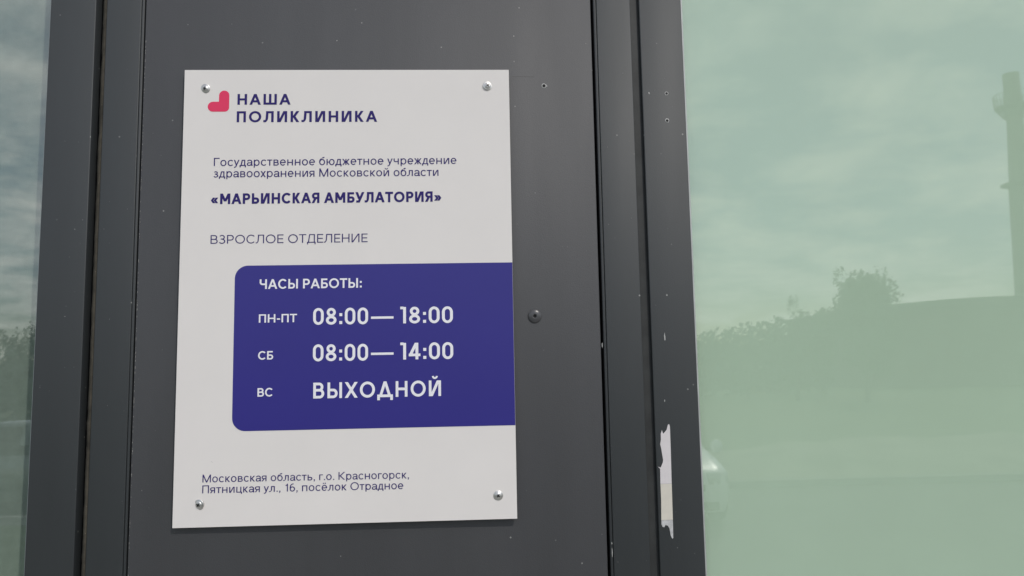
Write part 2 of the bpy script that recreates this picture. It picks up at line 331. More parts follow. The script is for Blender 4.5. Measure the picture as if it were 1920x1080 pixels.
# torn strip of paper tape left on the right frame
tp = empty('torn_tape', (0.5815, YF, ZS)); tag(tp, 'torn white and cream strip of tape stuck on the right window frame', 'tape')
TP = [(588.0,105.6),(588.9,103.1),(588.8,72.6),(588.3,35.9),(588.0,-6.0),(587.6,-29.6),(586.5,-30.3),(584.7,-26.8),(583.6,-18.4),(581.6,-14.9),(578.8,-14.1),(577.2,-16.8),(575.1,-16.1),(574.0,-13.3),(574.0,-8.4),(574.7,16.6),(574.6,33.4),(574.9,52.4),(572.1,54.9),(575.7,53.8),(578.6,60.1),(579.0,62.9),(578.2,68.6),(577.1,77.1),(576.1,81.4),(577.3,87.0),(577.3,94.1),(578.9,98.6),(580.2,94.1),(582.5,96.1),(584.8,98.9),(586.5,104.6)]
def clip_poly(P, zc, keep_above):
    o = []
    for i in range(len(P)):
        a, b2 = P[i-1], P[i]
        ia = (a[1] >= zc) == keep_above; ib = (b2[1] >= zc) == keep_above
        if ia != ib:
            t = (zc-a[1])/(b2[1]-a[1]); o.append((a[0]+t*(b2[0]-a[0]), zc))
        if ib: o.append(b2)
    return o
def flat_part(P, name, m, th, parent, cx=581.5):
    import mathutils
    P = [((x-cx)/1000, z/1000) for x, z in P]; n = len(P)
    bmx = bmesh.new(); fr_ = [bmx.verts.new((x, -th, z)) for x, z in P]; bk = [bmx.verts.new((x, 0.0002, z)) for x, z in P]
    ed = [bmx.edges.new((fr_[i], fr_[(i+1) % n])) for i in range(n)]
    bmesh.ops.triangle_fill(bmx, edges=ed, use_beauty=True, use_dissolve=False)
    for i in range(n): bmx.faces.new((fr_[i], fr_[(i+1) % n], bk[(i+1) % n], bk[i]))
    bmesh.ops.recalc_face_normals(bmx, faces=bmx.faces)
    me = bpy.data.meshes.new(name); bmx.to_mesh(me); bmx.free(); me.materials.append(m)
    o = bpy.data.objects.new(name, me); COL.objects.link(o); o.parent = parent; return o
flat_part(clip_poly(TP, 34.5, True), 'paper_strip', PAPER, 0.0005, tp)
flat_part(clip_poly(clip_poly(TP, 34.3, False), -8.2, True), 'cream_strip', CREAM, 0.00055, tp)
flat_part(clip_poly(TP, -8.5, False), 'torn_end', mat('torn_paper', (0.55, 0.55, 0.56), 0.85, var=0.2, var_scale=150), 0.00045, tp)

# ------------------------------------------------------------------ the sign
sg = empty('clinic_sign', (0, 0, ZS), R(-0.26)); sg.location = (0, -0.0009, ZS)
tag(sg, 'white clinic opening hours sign with a blue box, screwed to the dark panel', 'sign')
SW, SH, ST = 0.400, 0.550, 0.003
b = MB(); b.prism(rpoly([(0, 0), (SW, 0), (SW, ST), (0, ST)], 0.0004, 2), 0, SH); b.build('board', BOARD, sg)
YT = -0.00022

class Ink:
    """collects flat print; each stroke a hair further out than the last, so none coincide"""
    def __init__(s, y): s.y = y; s.v = []; s.f = []; s.k = 0
    def poly(s, P):
        y = s.y-0.000006*(s.k % 14); s.k += 1; b = len(s.v)
        s.v += [(x, y, z) for x, z in P]; s.f.append(tuple(range(b, b+len(P))))
    def quads(s, A, B):
        y = s.y-0.000006*(s.k % 14); s.k += 1; b = len(s.v); n = len(A)
        for p, q in zip(A, B): s.v += [(p[0], y, p[1]), (q[0], y, q[1])]
        s.f += [(b+2*i, b+2*i+1, b+2*i+3, b+2*i+2) for i in range(n-1)]
    def build(s, name, m, parent):
        o = obj(name, s.v, s.f, m, parent)
        bm = bmesh.new(); bm.from_mesh(o.data)
        for fc in bm.faces:
            fc.normal_update()
            if fc.normal.y > 0: fc.normal_flip()
        bm.to_mesh(o.data); bm.free(); return o

class Glyph:
    def __init__(s, w, h): s.w = w; s.h = h; s.P = []; s.Q = []
    def V(s, x, y0, y1): s.P.append([(x, y0), (x+s.w, y0), (x+s.w, y1), (x, y1)])
    def H(s, y, x0, x1): s.P.append([(x0, y), (x1, y), (x1, y+s.h), (x0, y+s.h)])
    def D(s, xb, yb, xt, yt, k=1.0):
        hx = s.w*k*math.sqrt(1+((xt-xb)/(yt-yb))**2); s.P.append([(xb, yb), (xb+hx, yb), (xt+hx, yt), (xt, yt)]); return hx
    def hx(s, dx, dy): return s.w*math.sqrt(1+(dx/dy)**2)
    def A(s, cx, cy, rx, ry, a0, a1, n=None):
        n = n or max(6, int(abs(a1-a0)/9)); O = []; I = []
        for k in range(n+1):
            a = R(a0+(a1-a0)*k/n); c_, s_ = math.cos(a), math.sin(a)
            O.append((cx+rx*c_, cy+ry*s_)); I.append((cx+(rx-s.w)*c_, cy+(ry-s.h)*s_))
        s.Q.append((O, I))
    def bowl(s, x0, y0, y1, x1, left=False):
        ry = (y1-y0)/2; rx = min(ry, (x1-x0)*0.8)
        if not left:
            s.H(y1-s.h, x0, x1-rx); s.H(y0, x0, x1-rx); s.A(x1-rx, (y0+y1)/2, rx, ry, -90, 90)
        else:
            s.H(y1-s.h, x0+rx, x1); s.H(y0, x0+rx, x1); s.A(x0+rx, (y0+y1)/2, rx, ry, 90, 270)
    def stadium(s, x0, x1, y0, y1):
        rx = (x1-x0)/2; ry = min(rx*1.05, (y1-y0)/2); c_ = (x0+x1)/2
        s.A(c_, y1-ry, rx, ry, 0, 180); s.A(c_, y0+ry, rx, ry, 180, 360)
        if y1-ry > y0+ry: s.V(x0, y0+ry, y1-ry); s.V(x1-s.w, y0+ry, y1-ry)

def glyph(ch, w, h, geo):
    """outline of one Cyrillic letter or digit, cap height 1; returns (glyph, advance, left bearing, right bearing)"""
    g = Glyph(w, h); X = 0.735; ov = 0.012; st, rd, dg = 0.09, 0.05, 0.0
    def trapez_d(W, top, dsc, s0):          # д / Д with slanted left leg
        g.D(0.10, h, 0.22, top); g.V(W-0.08-w, h, top); g.H(top-h, 0.24, W-0.08-w*0.5); g.H(0, 0, W); g.V(0, -dsc, h*0.5); g.V(W-w, -dsc, h*0.5)
    def L_shape(W, top):
        g.V(W-w, 0, top); g.H(top-h, 0.20, W-w*0.5)
        g.D(0.20-0.02, 0.32*top, 0.20, top) if not geo else g.D(0.17, 0.34*top, 0.21, top)
        x = 0.17 if geo else 0.18
        # foot bending outwards
        n = 6; O = []; I = []
        for k in range(n+1):
            t = k/n; y = 0.34*top*(1-t); xx = x*(1-t*t)
            O.append((xx, max(0, y))); I.append((xx+w*(1-0.1*t), max(y, 0)))
        g.Q.append((O, I)); g.H(0, -0.02, w*0.75)
    if ch == ' ': return g, 0.30, 0, 0
    if ch in 'оO' and ch == 'о': g.A(0.32, X/2, 0.32, X/2+ov, 0, 360, 32); return g, 0.64, rd, rd
    if ch == 'О':
        W = 1.02 if geo else 0.96; g.A(W/2, 0.5, W/2, 0.5+ov, 0, 360, 40); return g, W, rd, rd
    if ch in 'Сс':
        W, T = ((0.90 if geo else 0.9), 1.0) if ch == 'С' else (0.60, X)
        rx = W/2*1.08; g.A(rx, T/2, rx, T/2+ov, 42, 318, 34); return g, W, rd, 0.03
    if ch in 'НнПпИиЙйШ':
        T = 1.0 if ch.isupper() else X
        W = {'Н': .80, 'П': .76, 'И': .83, 'Й': .83, 'Ш': 1.12}.get(ch, 0.60)
        if not geo and ch.isupper(): W *= 0.98
        g.V(0, 0, T); g.V(W-w, 0, T)
        if ch in 'Нн': g.H(T/2-h/2, w*0.5, W-w*0.5)
        if ch in 'Пп': g.H(T-h, w*0.5, W-w*0.5)
        if ch == 'Ш': g.V(W/2-w/2, 0, T); g.H(0, w*0.5, W-w*0.5)
        if ch in 'ИиЙй': g.D(w*0.35, 0.0, W-w*0.35-g.hx(W*.8, T), T)
        if ch in 'Йй':
            w0, h0 = g.w, g.h; g.w *= .72; g.h *= .72; g.A(W/2, T+0.31, 0.21 if ch == 'Й' else 0.17, 0.22, 190, 350); g.w, g.h = w0, h0
        return g, W, st, st
    if ch in 'Аа' and ch == 'А':
        W = 0.96 if geo else 0.90; hx = g.hx(W/2, 1); c_ = W/2
        g.D(0, 0, c_-hx/2, 1); g.D(W-hx, 0, c_-hx/2, 1); g.H(0.22, W*0.16, W*0.84); return g, W, dg, dg
    if ch == 'а':
        W = 0.59; g.V(W-w-0.02, 0, 0.52); g.A(W/2-0.01, X-0.26, W/2-0.01, 0.26+ov, 0, 160)
        g.A(0.19, 0.205, 0.19, 0.215, 90, 275); g.H(0.42-h, 0.19, W-0.05); g.A(0.2, 0.27, W-0.22-w*.2, 0.28, -92, -8); g.H(0, W-0.07, W+0.02); return g, W, rd, 0.03
    if ch in 'Бб' and ch == 'Б':
        W = 0.70; g.V(0, 0, 1); g.H(1-h, w*.5, W*0.92); g.bowl(w*.5, 0, 0.60, W); return g, W, st, rd
    if ch == 'б':
        g.A(0.31, X/2, 0.31, X/2+ov, 0, 360, 30); g.A(0.42, 0.46, 0.42, 0.45, 120, 186); g.D(0.24, 0.845, 0.40, 1.0, 1.2); return g, 0.62, rd, rd
    if ch in 'Вв':
        T = 1.0 if ch == 'В' else X; W = 0.74 if ch == 'В' else 0.56
        g.V(0, 0, T); g.bowl(w*.5, 0, T*0.5+h*0.62, W); g.bowl(w*.5, T*0.5-h*0.38, T, W*0.92); return g, W, st, rd
    if ch in 'Гг':
        T = 1.0 if ch == 'Г' else X; W = 0.60 if ch == 'Г' else 0.42; g.V(0, 0, T); g.H(T-h, w*.5, W); return g, W, st, 0.01
    if ch == 'Д':
        if geo == 2:                        # heavy triangular form
            W = 1.06; c_ = W/2; hx = g.hx(0.36, 1); g.D(0.13, h*.6, c_-hx/2, 1); g.D(W-0.13-hx, h*.6, c_-hx/2, 1); g.H(0, 0, W); g.V(0, -0.19, h*.6); g.V(W-w, -0.19, h*.6); return g, W, 0.02, 0.02
        trapez_d(0.90, 1.0, 0.18, 0.2); return g, 0.90, 0.02, 0.02
    if ch == 'д': trapez_d(0.66, X, 0.17, 0.2); return g, 0.66, 0.0, 0.02
    if ch == 'Е':
        W = 0.64; g.V(0, 0, 1); [g.H(y, w*.5, W*k) for y, k in ((0, 1), (.5-h/2, .93), (1-h, 1))]; return g, W, st, 0.03
    if ch in 'её':
        g.A(0.31, X/2, 0.31, X/2+ov, 0, 318, 30); g.H(X/2-h*0.5, w*.5, 0.62-w*.1)
        if ch == 'ё': [g.P.append([(x, .88), (x+w, .88), (x+w, .88+h*1.2), (x, .88+h*1.2)]) for x in (.15, .62-.15-w)]
        return g, 0.62, rd, rd
    if ch in 'Жж' and ch == 'ж':
        W = 0.80; g.V(W/2-w/2, 0, X)
        hx = g.hx(.3, X/2)
        g.D(0, 0, W/2-w*.6-hx*.55, X*.5); g.D(0, X, W/2-w*.6-hx*.55, X*.5); g.D(W-hx, 0, W/2+w*.6-hx*.45, X*.5); g.D(W-hx, X, W/2+w*.6-hx*.45, X*.5); return g, W, dg+.02, dg+.02
    if ch in 'Зз':
        T = 1.0 if ch == 'З' else X; k = 1.0 if ch == 'З' else 0.76; W = 0.66*k
        g.A(W*.48, T*.745, W*.44, T*.255+ov, -90, 150); g.A(W*.48, T*.27+h*.1, W*.52, T*.27+ov+h*.1, -155, 90); g.H(T*.49, W*.28, W*.55); return g, W, 0.03, rd
    if ch in 'Кк':
        T = 1.0 if ch == 'К' else X; W = 0.78 if ch == 'К' else 0.57
        hx = g.hx(W-w, T*.55); g.V(0, 0, T)
        g.D(w*0.9-hx*.15, T*.47, W-hx*1.03, T, 1.0); g.D(W-hx, 0, w*0.9-hx*.15, T*.55); g.H(T*.5-h*.5, w*.5, w*1.5); return g, W, st, dg
    if ch == 'Л': L_shape(0.84, 1.0); return g, 0.84, 0.02, st
    if ch == 'л': L_shape(0.62, X); return g, 0.62, 0.01, st
    if ch in 'Мм':
        T = 1.0 if ch == 'М' else X; W = 0.96 if ch == 'М' else 0.74
        hx = g.hx(W/2-w*.5, T*(.74 if geo else 1)); yb = T*.26 if geo else 0.0
        g.V(0, 0, T); g.V(W-w, 0, T); g.D(W/2-hx/2, yb, w*.02, T); g.D(W/2-hx/2, yb, W-hx-w*.02, T); return g, W, st, st
    if ch in 'Рр':
        T, B, W = (1.0, 0, 0.70) if ch == 'Р' else (X, -0.22, 0.62)
        g.V(0, B, T)
        if ch == 'Р': g.bowl(w*.5, 0.36, 1, W)
        else: g.A(0.31, X/2, 0.31, X/2+ov, 0, 360, 30)
        return g, W, st, rd
    if ch in 'Тт':
        T, W = (1.0, 0.76) if ch == 'Т' else (X, 0.54); g.V(W/2-w/2, 0, T); g.H(T-h, 0, W); return g, W, 0.015, 0.015
    if ch in 'Уу':
        if ch == 'У':
            W = 0.86; hx = g.hx(.4, 1); g.D(0.17, 0, W-hx, 1); g.D(W*.47-hx*.6, .34, 0, 1); g.H(0, 0.08, 0.24); return g, W, dg, dg
        W = 0.58; hx = g.hx(.3, 0.9); g.D(0.13, -0.13, W-hx, X); g.D(W/2-hx/2-.005, 0.05, 0, X); g.H(-0.22, 0.03, 0.12); g.A(0.10, -0.10, 0.12, 0.12, -90, 0); return g, W, dg, dg
    if ch in 'Хх':
        T, W = (1.0, 0.88) if ch == 'Х' else (X, 0.56); hx = g.hx(W*.75, T); g.D(0, 0, W-hx, T); g.D(W-hx, 0, 0, T); return g, W, dg+.01, dg+.01
    if ch == 'ц': g.V(0, 0, X); g.V(0.56-w, 0, X); g.H(0, w*.5, 0.64); g.V(0.64-w, -0.16, h*.5); return g, 0.64, st, 0.02
    if ch in 'Чч':
        T, W = (1.0, 0.74) if ch == 'Ч' else (X, 0.56)
        g.V(W-w, 0, T); g.V(0, T*.62, T); g.A(W*.40, T*.66, W*.40, T*.26, 180, 270); g.H(T*.40, W*.38, W-w*.5); return g, W, 0.07, st
    if ch in 'Ьь':
        T, W = (1.0, 0.70) if ch == 'Ь' else (X, 0.55); g.V(0, 0, T); g.bowl(w*.5, 0, T*.60, W); return g, W, st, rd
    if ch == 'Ы':
        W = 0.98; g.V(0, 0, 1); g.bowl(w*.5, 0, .60, W*.70); g.V(W-w, 0, 1); return g, W, st, st
    if ch == 'ю':
        W = 0.86; g.V(0, 0, X); g.A(W-.30, X/2, .30, X/2+ov, 0, 360, 30); g.H(X/2-h/2, w*.5, W-.6+w*.5); return g, W, st, rd
    if ch in 'Яя':
        T, W = (1.0, 0.74) if ch == 'Я' else (X, 0.56)
        g.V(W-w, 0, T); g.bowl(0.0 if ch == 'я' else 0.02, T*.38, T, W-w*.5, True); hx = g.hx(.3, .4); g.D(0, 0, W*.46-hx*.5, T*.40); return g, W, 0.02, st
    if ch == '0': g.stadium(0, 0.66, -ov, 1+ov); return g, 0.66, rd, rd
    if ch == '8': g.A(.33, .265, .33, .275, 0, 360, 32); g.A(.33, .74, .285, .27, 0, 360, 32); return g, 0.66, rd, rd
    if ch == '1':
        g.V(0.17, 0, 1); g.H(1-h*.85, 0.0, 0.2); return g, 0.17+w, 0.03, 0.10
    if ch == 'i':                            # the slender 1 of the address
        g.V(0.20, 0, 1); g.D(0.0, .72, 0.16, .90, .9); return g, 0.20+w, 0.12, 0.14
    if ch == '4':
        g.V(0.40, 0, 1); g.H(0.19, 0.0, 0.70); g.D(0.0, .19+h*.5, 0.40-w*.2, 1, 1.0); return g, 0.70, 0.02, 0.04
    if ch == '6': g.A(.30, .31, .30, .32, 0, 360, 30); g.A(.36, .46, .36, .55, 75, 190); return g, .60, rd, rd
    if ch == ':':
        q = w*1.05
        for y in ((.02, .50) if w > .16 else (0, .52)): g.P.append([(0, y), (q, y), (q, y+q), (0, y+q)])
        return g, q, .09, .07
    if ch in '.,':
        q = w*1.1; g.P.append([(0, 0), (q, 0), (q, q), (0, q)])
        if ch == ',': g.D(-0.02, -.16, w*.35, 0.01, .7)
        return g, q, .10, .06
    if ch == '-': g.H(.33, 0, .34); return g, .34, .06, .06
    if ch in '«»':
        for x0 in (0, .27):
            if ch == '«': g.D(x0, .36, x0+.19, .10, .85); g.D(x0, .355, x0+.19, .62, .85)
            else: g.D(x0+.19, .36, x0, .10, .85); g.D(x0+.19, .355, x0, .62, .85)
        return g, .27+.19+w*1.2, .04, .04
    raise ValueError(ch)

def line(text, x0, x1, z, cap, wt, geo, gap, name, m, parent, y=YT, slope=0.0, hk=0.92):
    """set one line of text between x0 and x1 (mm), baseline z (mm), cap height (mm)"""
    w = wt; h = wt*hk; G = [glyph(c, w, h, geo) for c in text]; pos = []; x = 0; last = None
    for c, (g, adv, lb, rb) in zip(text, G):
        if last is not None: x += (last+lb)*0.9+gap
        pos.append(x); x += adv; last = rb
    k = (x1-x0)/(x*cap)

    ink = Ink(y)
    def T(p, px): X_ = x0+(p[0]+px)*cap*k; return (X_/1000, (z+p[1]*cap+slope*(X_-x0))/1000)
    for (g, adv, lb, rb), px in zip(G, pos):
        for P in g.P: ink.poly([T(p, px) for p in P])
        for O, I in g.Q: ink.quads([T(p, px) for p in O], [T(p, px) for p in I])
    return ink.build(name, m, parent)

line('НАША', 64.9, 129.7, 505.6, 13.6, 0.205, 1, 0.13, 'lettering', NAVY, sg)
line('ПОЛИКЛИНИКА', 64.4, 235.8, 483.4, 13.9, 0.205, 1, 0.13, 'lettering', NAVY, sg)
line('Государственное бюджетное учреждение', 38.0, 333.1, 428.5, 10.2, 0.118, 0, 0.03, 'lettering', NAVY, sg, slope=0.003)
line('здравоохранения Московской области', 37.9, 310.8, 414.4, 10.2, 0.118, 0, 0.03, 'lettering', NAVY, sg)
line('«МАРЬИНСКАЯ АМБУЛАТОРИЯ»', 35.4, 314.5, 381.2, 13.0, 0.225, 1, 0.03, 'lettering', NAVY, sg, slope=0.003)
line('ВЗРОСЛОЕ ОТДЕЛЕНИЕ', 36.2, 224.1, 332.7, 10.5, 0.11, 1, 0.06, 'lettering', NAVY, sg)
line('Московская область, г.о. Красногорск,', 33.3, 272.9, 51.0, 8.9, 0.118, 0, 0.03, 'lettering', NAVY, sg, slope=-0.005)
line('Пятницкая ул., i6, посёлок Отрадное', 33.3, 266.3, 38.6, 9.0, 0.118, 0, 0.03, 'lettering', NAVY, sg, slope=-0.004)
# logo: two rounded arms making a leaning heart
def heart():
    x0, x1, xm, z0, z1, zm, r, rc = 29.0, 54.9, 42.5, 496.9, 523.6, 509.5, 6.25, 5.2
    P = []
    def arc(cx, cz, r_, a0, a1, n=12):
        for k in range(n+1): a = R(a0+(a1-a0)*k/n); P.append((cx+r_*math.cos(a), cz+r_*math.sin(a)))
    rv_ = (x1-xm)/2; arc(xm+rv_, z1-rv_, rv_, 180, 0); arc(x1-rc, z0+rc, rc, 0, -90); rh = (zm-z0)/2; arc(x0+rh, z0+rh, rh, 270, 90); P.append((xm, zm))
    n = len(P)
    bmx = bmesh.new(); vs = [bmx.verts.new((x/1000, YT, z/1000)) for x, z in P]
    ed = [bmx.edges.new((vs[i], vs[(i+1) % n])) for i in range(n)]
    bmesh.ops.triangle_fill(bmx, edges=ed, use_beauty=True, use_dissolve=False)
    for fc in bmx.faces:
        fc.normal_update()
        if fc.normal.y > 0: fc.normal_flip()
    me = bpy.data.meshes.new('logo'); bmx.to_mesh(me); bmx.free(); me.materials.append(RED)
    o = bpy.data.objects.new('logo', me); COL.objects.link(o); o.parent = sg; return o
heart()
# blue hours box running off the right edge
P = []
zt, zb, xl, xr, rr = 305.6, 109.0, 65.9, 399.8, 15.5
for k in range(13): a = R(180-90*k/12); P.append((xl+rr+rr*math.cos(a), zt-rr+rr*math.sin(a)))
P += [(xr, zt), (xr, zb)]
for k in range(13): a = R(270-90*k/12); P.append((xl+rr+rr*math.cos(a), zb+rr+rr*math.sin(a)))
hb = obj('hours_box', [(x/1000, YT, z/1000) for x, z in P], [tuple(range(len(P)))], BLUE, sg)
bm = bmesh.new(); bm.from_mesh(hb.data)
for fc in bm.faces:
    fc.normal_update()
    if fc.normal.y > 0: fc.normal_flip()
bm.to_mesh(hb.data); bm.free()
YW = YT-0.00022
line('ЧАСЫ РАБОТЫ:', 95.5, 217.2, 277.0, 11.7, 0.185, 1, 0.03, 'lettering', WHITEINK, hb, YW)
line('ПН-ПТ', 95.2, 140.3, 236.5, 10.0, 0.17, 1, 0.02, 'lettering', WHITEINK, hb, YW)
line('08:00', 159.4, 224.9, 233.1, 19.8, 0.174, 1, 0.05, 'lettering', WHITEINK, hb, YW, slope=-0.004)
line('18:00', 263.4, 326.7, 233.0, 19.8, 0.174, 1, 0.05, 'lettering', WHITEINK, hb, YW, slope=-0.004)
line('СБ', 95.0, 112.8, 192.5, 10.0, 0.18, 1, 0.02, 'lettering', WHITEINK, hb, YW)
line('08:00', 159.5, 224.9, 189.5, 19.8, 0.174, 1, 0.05, 'lettering', WHITEINK, hb, YW, slope=-0.004)
line('14:00', 263.3, 326.7, 189.6, 19.9, 0.174, 1, 0.05, 'lettering', WHITEINK, hb, YW, slope=-0.004)
line('ВС', 95.0, 113.1, 148.9, 10.0, 0.18, 1, 0.02, 'lettering', WHITEINK, hb, YW)
line('ВЫХОДНОЙ', 160.3, 311.6, 145.4, 18.6, 0.182, 2, 0.09, 'lettering', WHITEINK, hb, YW)
for zz in (240.4, 197.0):
    ink = Ink(YW); ink.poly([(0.2283, (zz-1.4)/1000), (0.2553, (zz-1.4)/1000), (0.2553, (zz+1.4)/1000), (0.2283, (zz+1.4)/1000)]); ink.build('lettering', WHITEINK, hb)
# four washer-head screws with a cross recess
def screw(x, z, tilt, rot, sc=1.0):
    b = MB(); b.lathe([(0.0058, 0.0010), (0.0060, -0.0002), (0.0058, -0.0006), (0.0047, -0.0008), (0.0040, -0.0009), (0.0037, -0.0014), (0.0030, -0.0019), (0.0016, -0.0022), (0.0, -0.0023)], 32, 'y')
    o = b.build('screw', ZINC, sg, True, (x, 0, z)); o.rotation_euler = (R(tilt[0]), R(rot), R(tilt[1])); o.scale = (sc, sc, sc)
    b = MB()
    for k in (0, 1):
        L, t = 0.0021, 0.00065
        y0, y1 = -0.00238-0.00004*k, -0.0010
        if k == 0: b.box(-L, L, y0, y1, -t, t)
        else: b.box(-t, t, y0, y1, -L, L)
    c_ = b.build('cross_recess', DARK, o)
    return o
screw(0.0256, 0.5260, (6, -5), 20); screw(0.3730, 0.5292, (-7, 3), 50); screw(0.0300, 0.0258, (8, -9), 35, 1.04); screw(0.3780, 0.0273, (2, 2), 40, 0.97)
chip(0.0432, 0.0745, 0.0006, 0.0003, 0.0001, sg, mat('grey_fleck', (0.45, 0.44, 0.43), 0.8), 'fleck'); chip(0.0445, 0.0738, 0.0004, 0.0003, 0.0001, sg, bpy.data.materials['grey_fleck'], 'fleck')

# ------------------------------------------------------------------ what the panes mirror: cars, wood, boiler house, chimney
CARGLASS = mat('car_glass', (0.015, 0.018, 0.018), 0.05, spec=0.7)
TYRE = mat('tyre_rubber', (0.02, 0.02, 0.02), 0.85); RIM = mat('alloy_rim', (0.5, 0.5, 0.52), 0.35, metal=0.9)
LAMP = mat('lamp_lens', (0.55, 0.57, 0.58), 0.12, spec=0.8); REDLAMP = mat('tail_lamp', (0.35, 0.02, 0.02), 0.2); BLACKP = mat('black_plastic', (0.02, 0.02, 0.021), 0.6)
PLATE = mat('number_plate', (0.7, 0.7, 0.7), 0.5)
def make_car(paint, label):
    """hatchback, nose towards +y in local space, wheels on z = 0"""
    root = empty('parked_car'); tag(root, label, 'car', 'cars parked opposite the clinic')
    # stations along the length: y, z_sill, z_belt, z_top, half width, half roof width
    S = [(2.08, .34, .62, .64, .60, .56), (2.02, .24, .70, .72, .74, .70), (1.85, .20, .76, .80, .83, .76), (1.45, .20, .82, .89, .86, .76), (1.05, .20, .87, .96, .87, .74),
         (0.92, .20, .88, 1.00, .87, .72), (0.60, .20, .90, 1.20, .87, .66), (0.22, .20, .91, 1.41, .87, .60), (-0.10, .20, .92, 1.465, .87, .58), (-0.70, .20, .93, 1.475, .87, .58),
         (-1.30, .20, .94, 1.44, .87, .56), (-1.62, .20, .95, 1.36, .86, .54), (-1.88, .22, .96, 1.10, .83, .60), (-2.00, .26, .92, .96, .79, .66), (-2.06, .36, .80, .82, .70, .62)]
    v = []; f = []
    def ring(s):
        y, a, bz, t, wb, wr_ = s; m_ = a+(bz-a)*.35; n_ = a+(bz-a)*.72
        half = [(wb*.90, a), (wb*.985, m_-.05), (wb, m_+.05), (wb*.995, n_), (wb*.955, bz), (wr_+(wb*.955-wr_)*.08, bz+(t-bz)*.90), (wr_*.80, t-.004), (wr_*.40, t+.010)]
        return [(x, y, z) for x, z in half]+[(-x, y, z) for x, z in reversed(half)]
    n = 16
    for s in S: v += ring(s)
    for i in range(len(S)-1):
        for j in range(n): f.append((i*n+j, i*n+(j+1) % n, (i+1)*n+(j+1) % n, (i+1)*n+j))
    f.append(tuple(range(n))); f.append(tuple(range((len(S)-1)*n, len(S)*n)))
    b = MB(); b.add(v, f); body = b.build('body', paint, root, True)
    def panel(q, name, ins=0.06, off=0.008):
        q = [Vector(p) for p in q]; c_ = sum(q, Vector())/len(q); nn = (q[1]-q[0]).cross(q[-1]-q[0]).normalized()
        if nn.dot(c_-Vector((0, -.5, .8))) < 0: nn = -nn
        q2 = [p+(c_-p).normalized()*ins*1.2+nn*off for p in q]; b = MB(); b.add(q2+[p-nn*0.02 for p in q2], [tuple(range(len(q2)))]+[(i, (i+1) % len(q2), len(q2)+(i+1) % len(q2), len(q2)+i) for i in range(len(q2))])
        return b.build(name, CARGLASS, root)
    def P(i, j): return ring(S[i])[j]
    for sgn in (0, 1):
        J = (lambda j: j) if sgn == 0 else (lambda j: 15-j)
        panel([P(6, J(4)), P(8, J(4)), P(8, J(5)), P(7, J(5)), P(6, J(5))], 'side_window', .05, .012)
        panel([P(8, J(4)), P(10, J(4)), P(10, J(5)), P(8, J(5))], 'side_window', .05, .012)
    panel([P(5, 5), P(7, 5), P(7, 6), P(7, 9), P(7, 10), P(5, 10)], 'windscreen', .07, .03)
    panel([P(13, 5), P(11, 5), P(11, 10), P(13, 10)], 'rear_window', .10, .03)
    for sx in (-1, 1):
        b = MB(); b.lathe([(0, -.03), (.05, -.03), (.085, 0), (.10, .05), (.085, .10), (0, .11)], 14, 'y', (sx*1.00, 0.72, 0.98)); m_ = b.build('mirror', paint, root, True)
        b = MB(); b.tube((sx*.84, .74, .93), (sx*.94, .74, .95), .022); b.build('mirror_arm', BLACKP, m_)
        b = MB(); b.prism(rpoly([(sx*.46, 2.00), (sx*.74, 1.86), (sx*.80, 1.74), (sx*.80, 2.00-.06), (sx*.62, 2.07), (sx*.46, 2.09)], .03), .60, .74); b.build('headlight', LAMP, root, True)
        b = MB(); b.prism(rpoly([(sx*.58, -2.05), (sx*.80, -1.97), (sx*.80, -1.80), (sx*.60, -1.95)], .02), .74, .95); b.build('tail_light', REDLAMP, root, True)
        for y in (1.30, -1.28):
            b = MB(); b.lathe([(.20, .0), (.27, -.01), (.305, .02), (.31, .09), (.305, .16), (.27, .19), (.20, .18)], 26, 'x'); t_ = b.build('wheel', TYRE, root, True, (sx*.80 if sx < 0 else sx*.80-.09, y, .31)); t_.location.x = sx*.79-.09
            b = MB(); b.lathe([(.205, .03), (.19, .15), (.05, .165), (0, .165)], 20, 'x'); b.lathe([(.205, .15), (.19, .03), (.05, .015), (0, .015)], 20, 'x')
            for q in range(5):
                a = q*2*math.pi/5; b.tube((.172 if sx > 0 else .008, .03*math.cos(a), .03*math.sin(a)), (.168 if sx > 0 else .012, .2*math.cos(a), .2*math.sin(a)), .018, 6)
            b.build('rim', RIM, t_)
    b = MB(); b.prism(rpoly([(-.42, 2.04), (.42, 2.04), (.42, 2.105), (-.42, 2.105)], .02), .52, .60); b.build('grille', BLACKP, root)
    b = MB(); b.prism(rpoly([(-.62, 2.02), (.62, 2.02), (.60, 2.11), (-.60, 2.11)], .03), .27, .37); b.build('air_intake', BLACKP, root)
    for yy in (2.12, -2.09):
        b = MB(); b.box(-.26, .26, yy-.01, yy, .40, .51); b.build('number_plate', PLATE, root)
    return root
SILVER = mat('silver_car_paint', (0.84, 0.85, 0.86), 0.34, metal=0.15, coat=0.6)
DKGREEN = mat('grey_car_paint', (0.20, 0.23, 0.215), 0.22, metal=0.5, coat=1.0)
def copy_tree(o, parent=None):
    c_ = o.copy(); COL.objects.link(c_)
    if parent: c_.parent = parent
    for ch in list(o.children): copy_tree(ch, c_)
    return c_
car = make_car(SILVER, 'silver hatchback facing the clinic, mirrored at the lower left edge of the right window')
car.location = (3.22, -12.3, -0.75); car.scale = (1.03, 1.0, 1.08)
dark = copy_tree(car); dark['label'] = 'grey hatchback parked side on, its bright roof line mirrored low in the left window'
for ch in dark.children:
    if ch.name.startswith(('body', 'mirror')):
        ch.data = ch.data.copy(); ch.data.materials[0] = DKGREEN
dark.location = (-8.2, -13.9, -0.75); dark.rotation_euler = (0, 0, R(86))

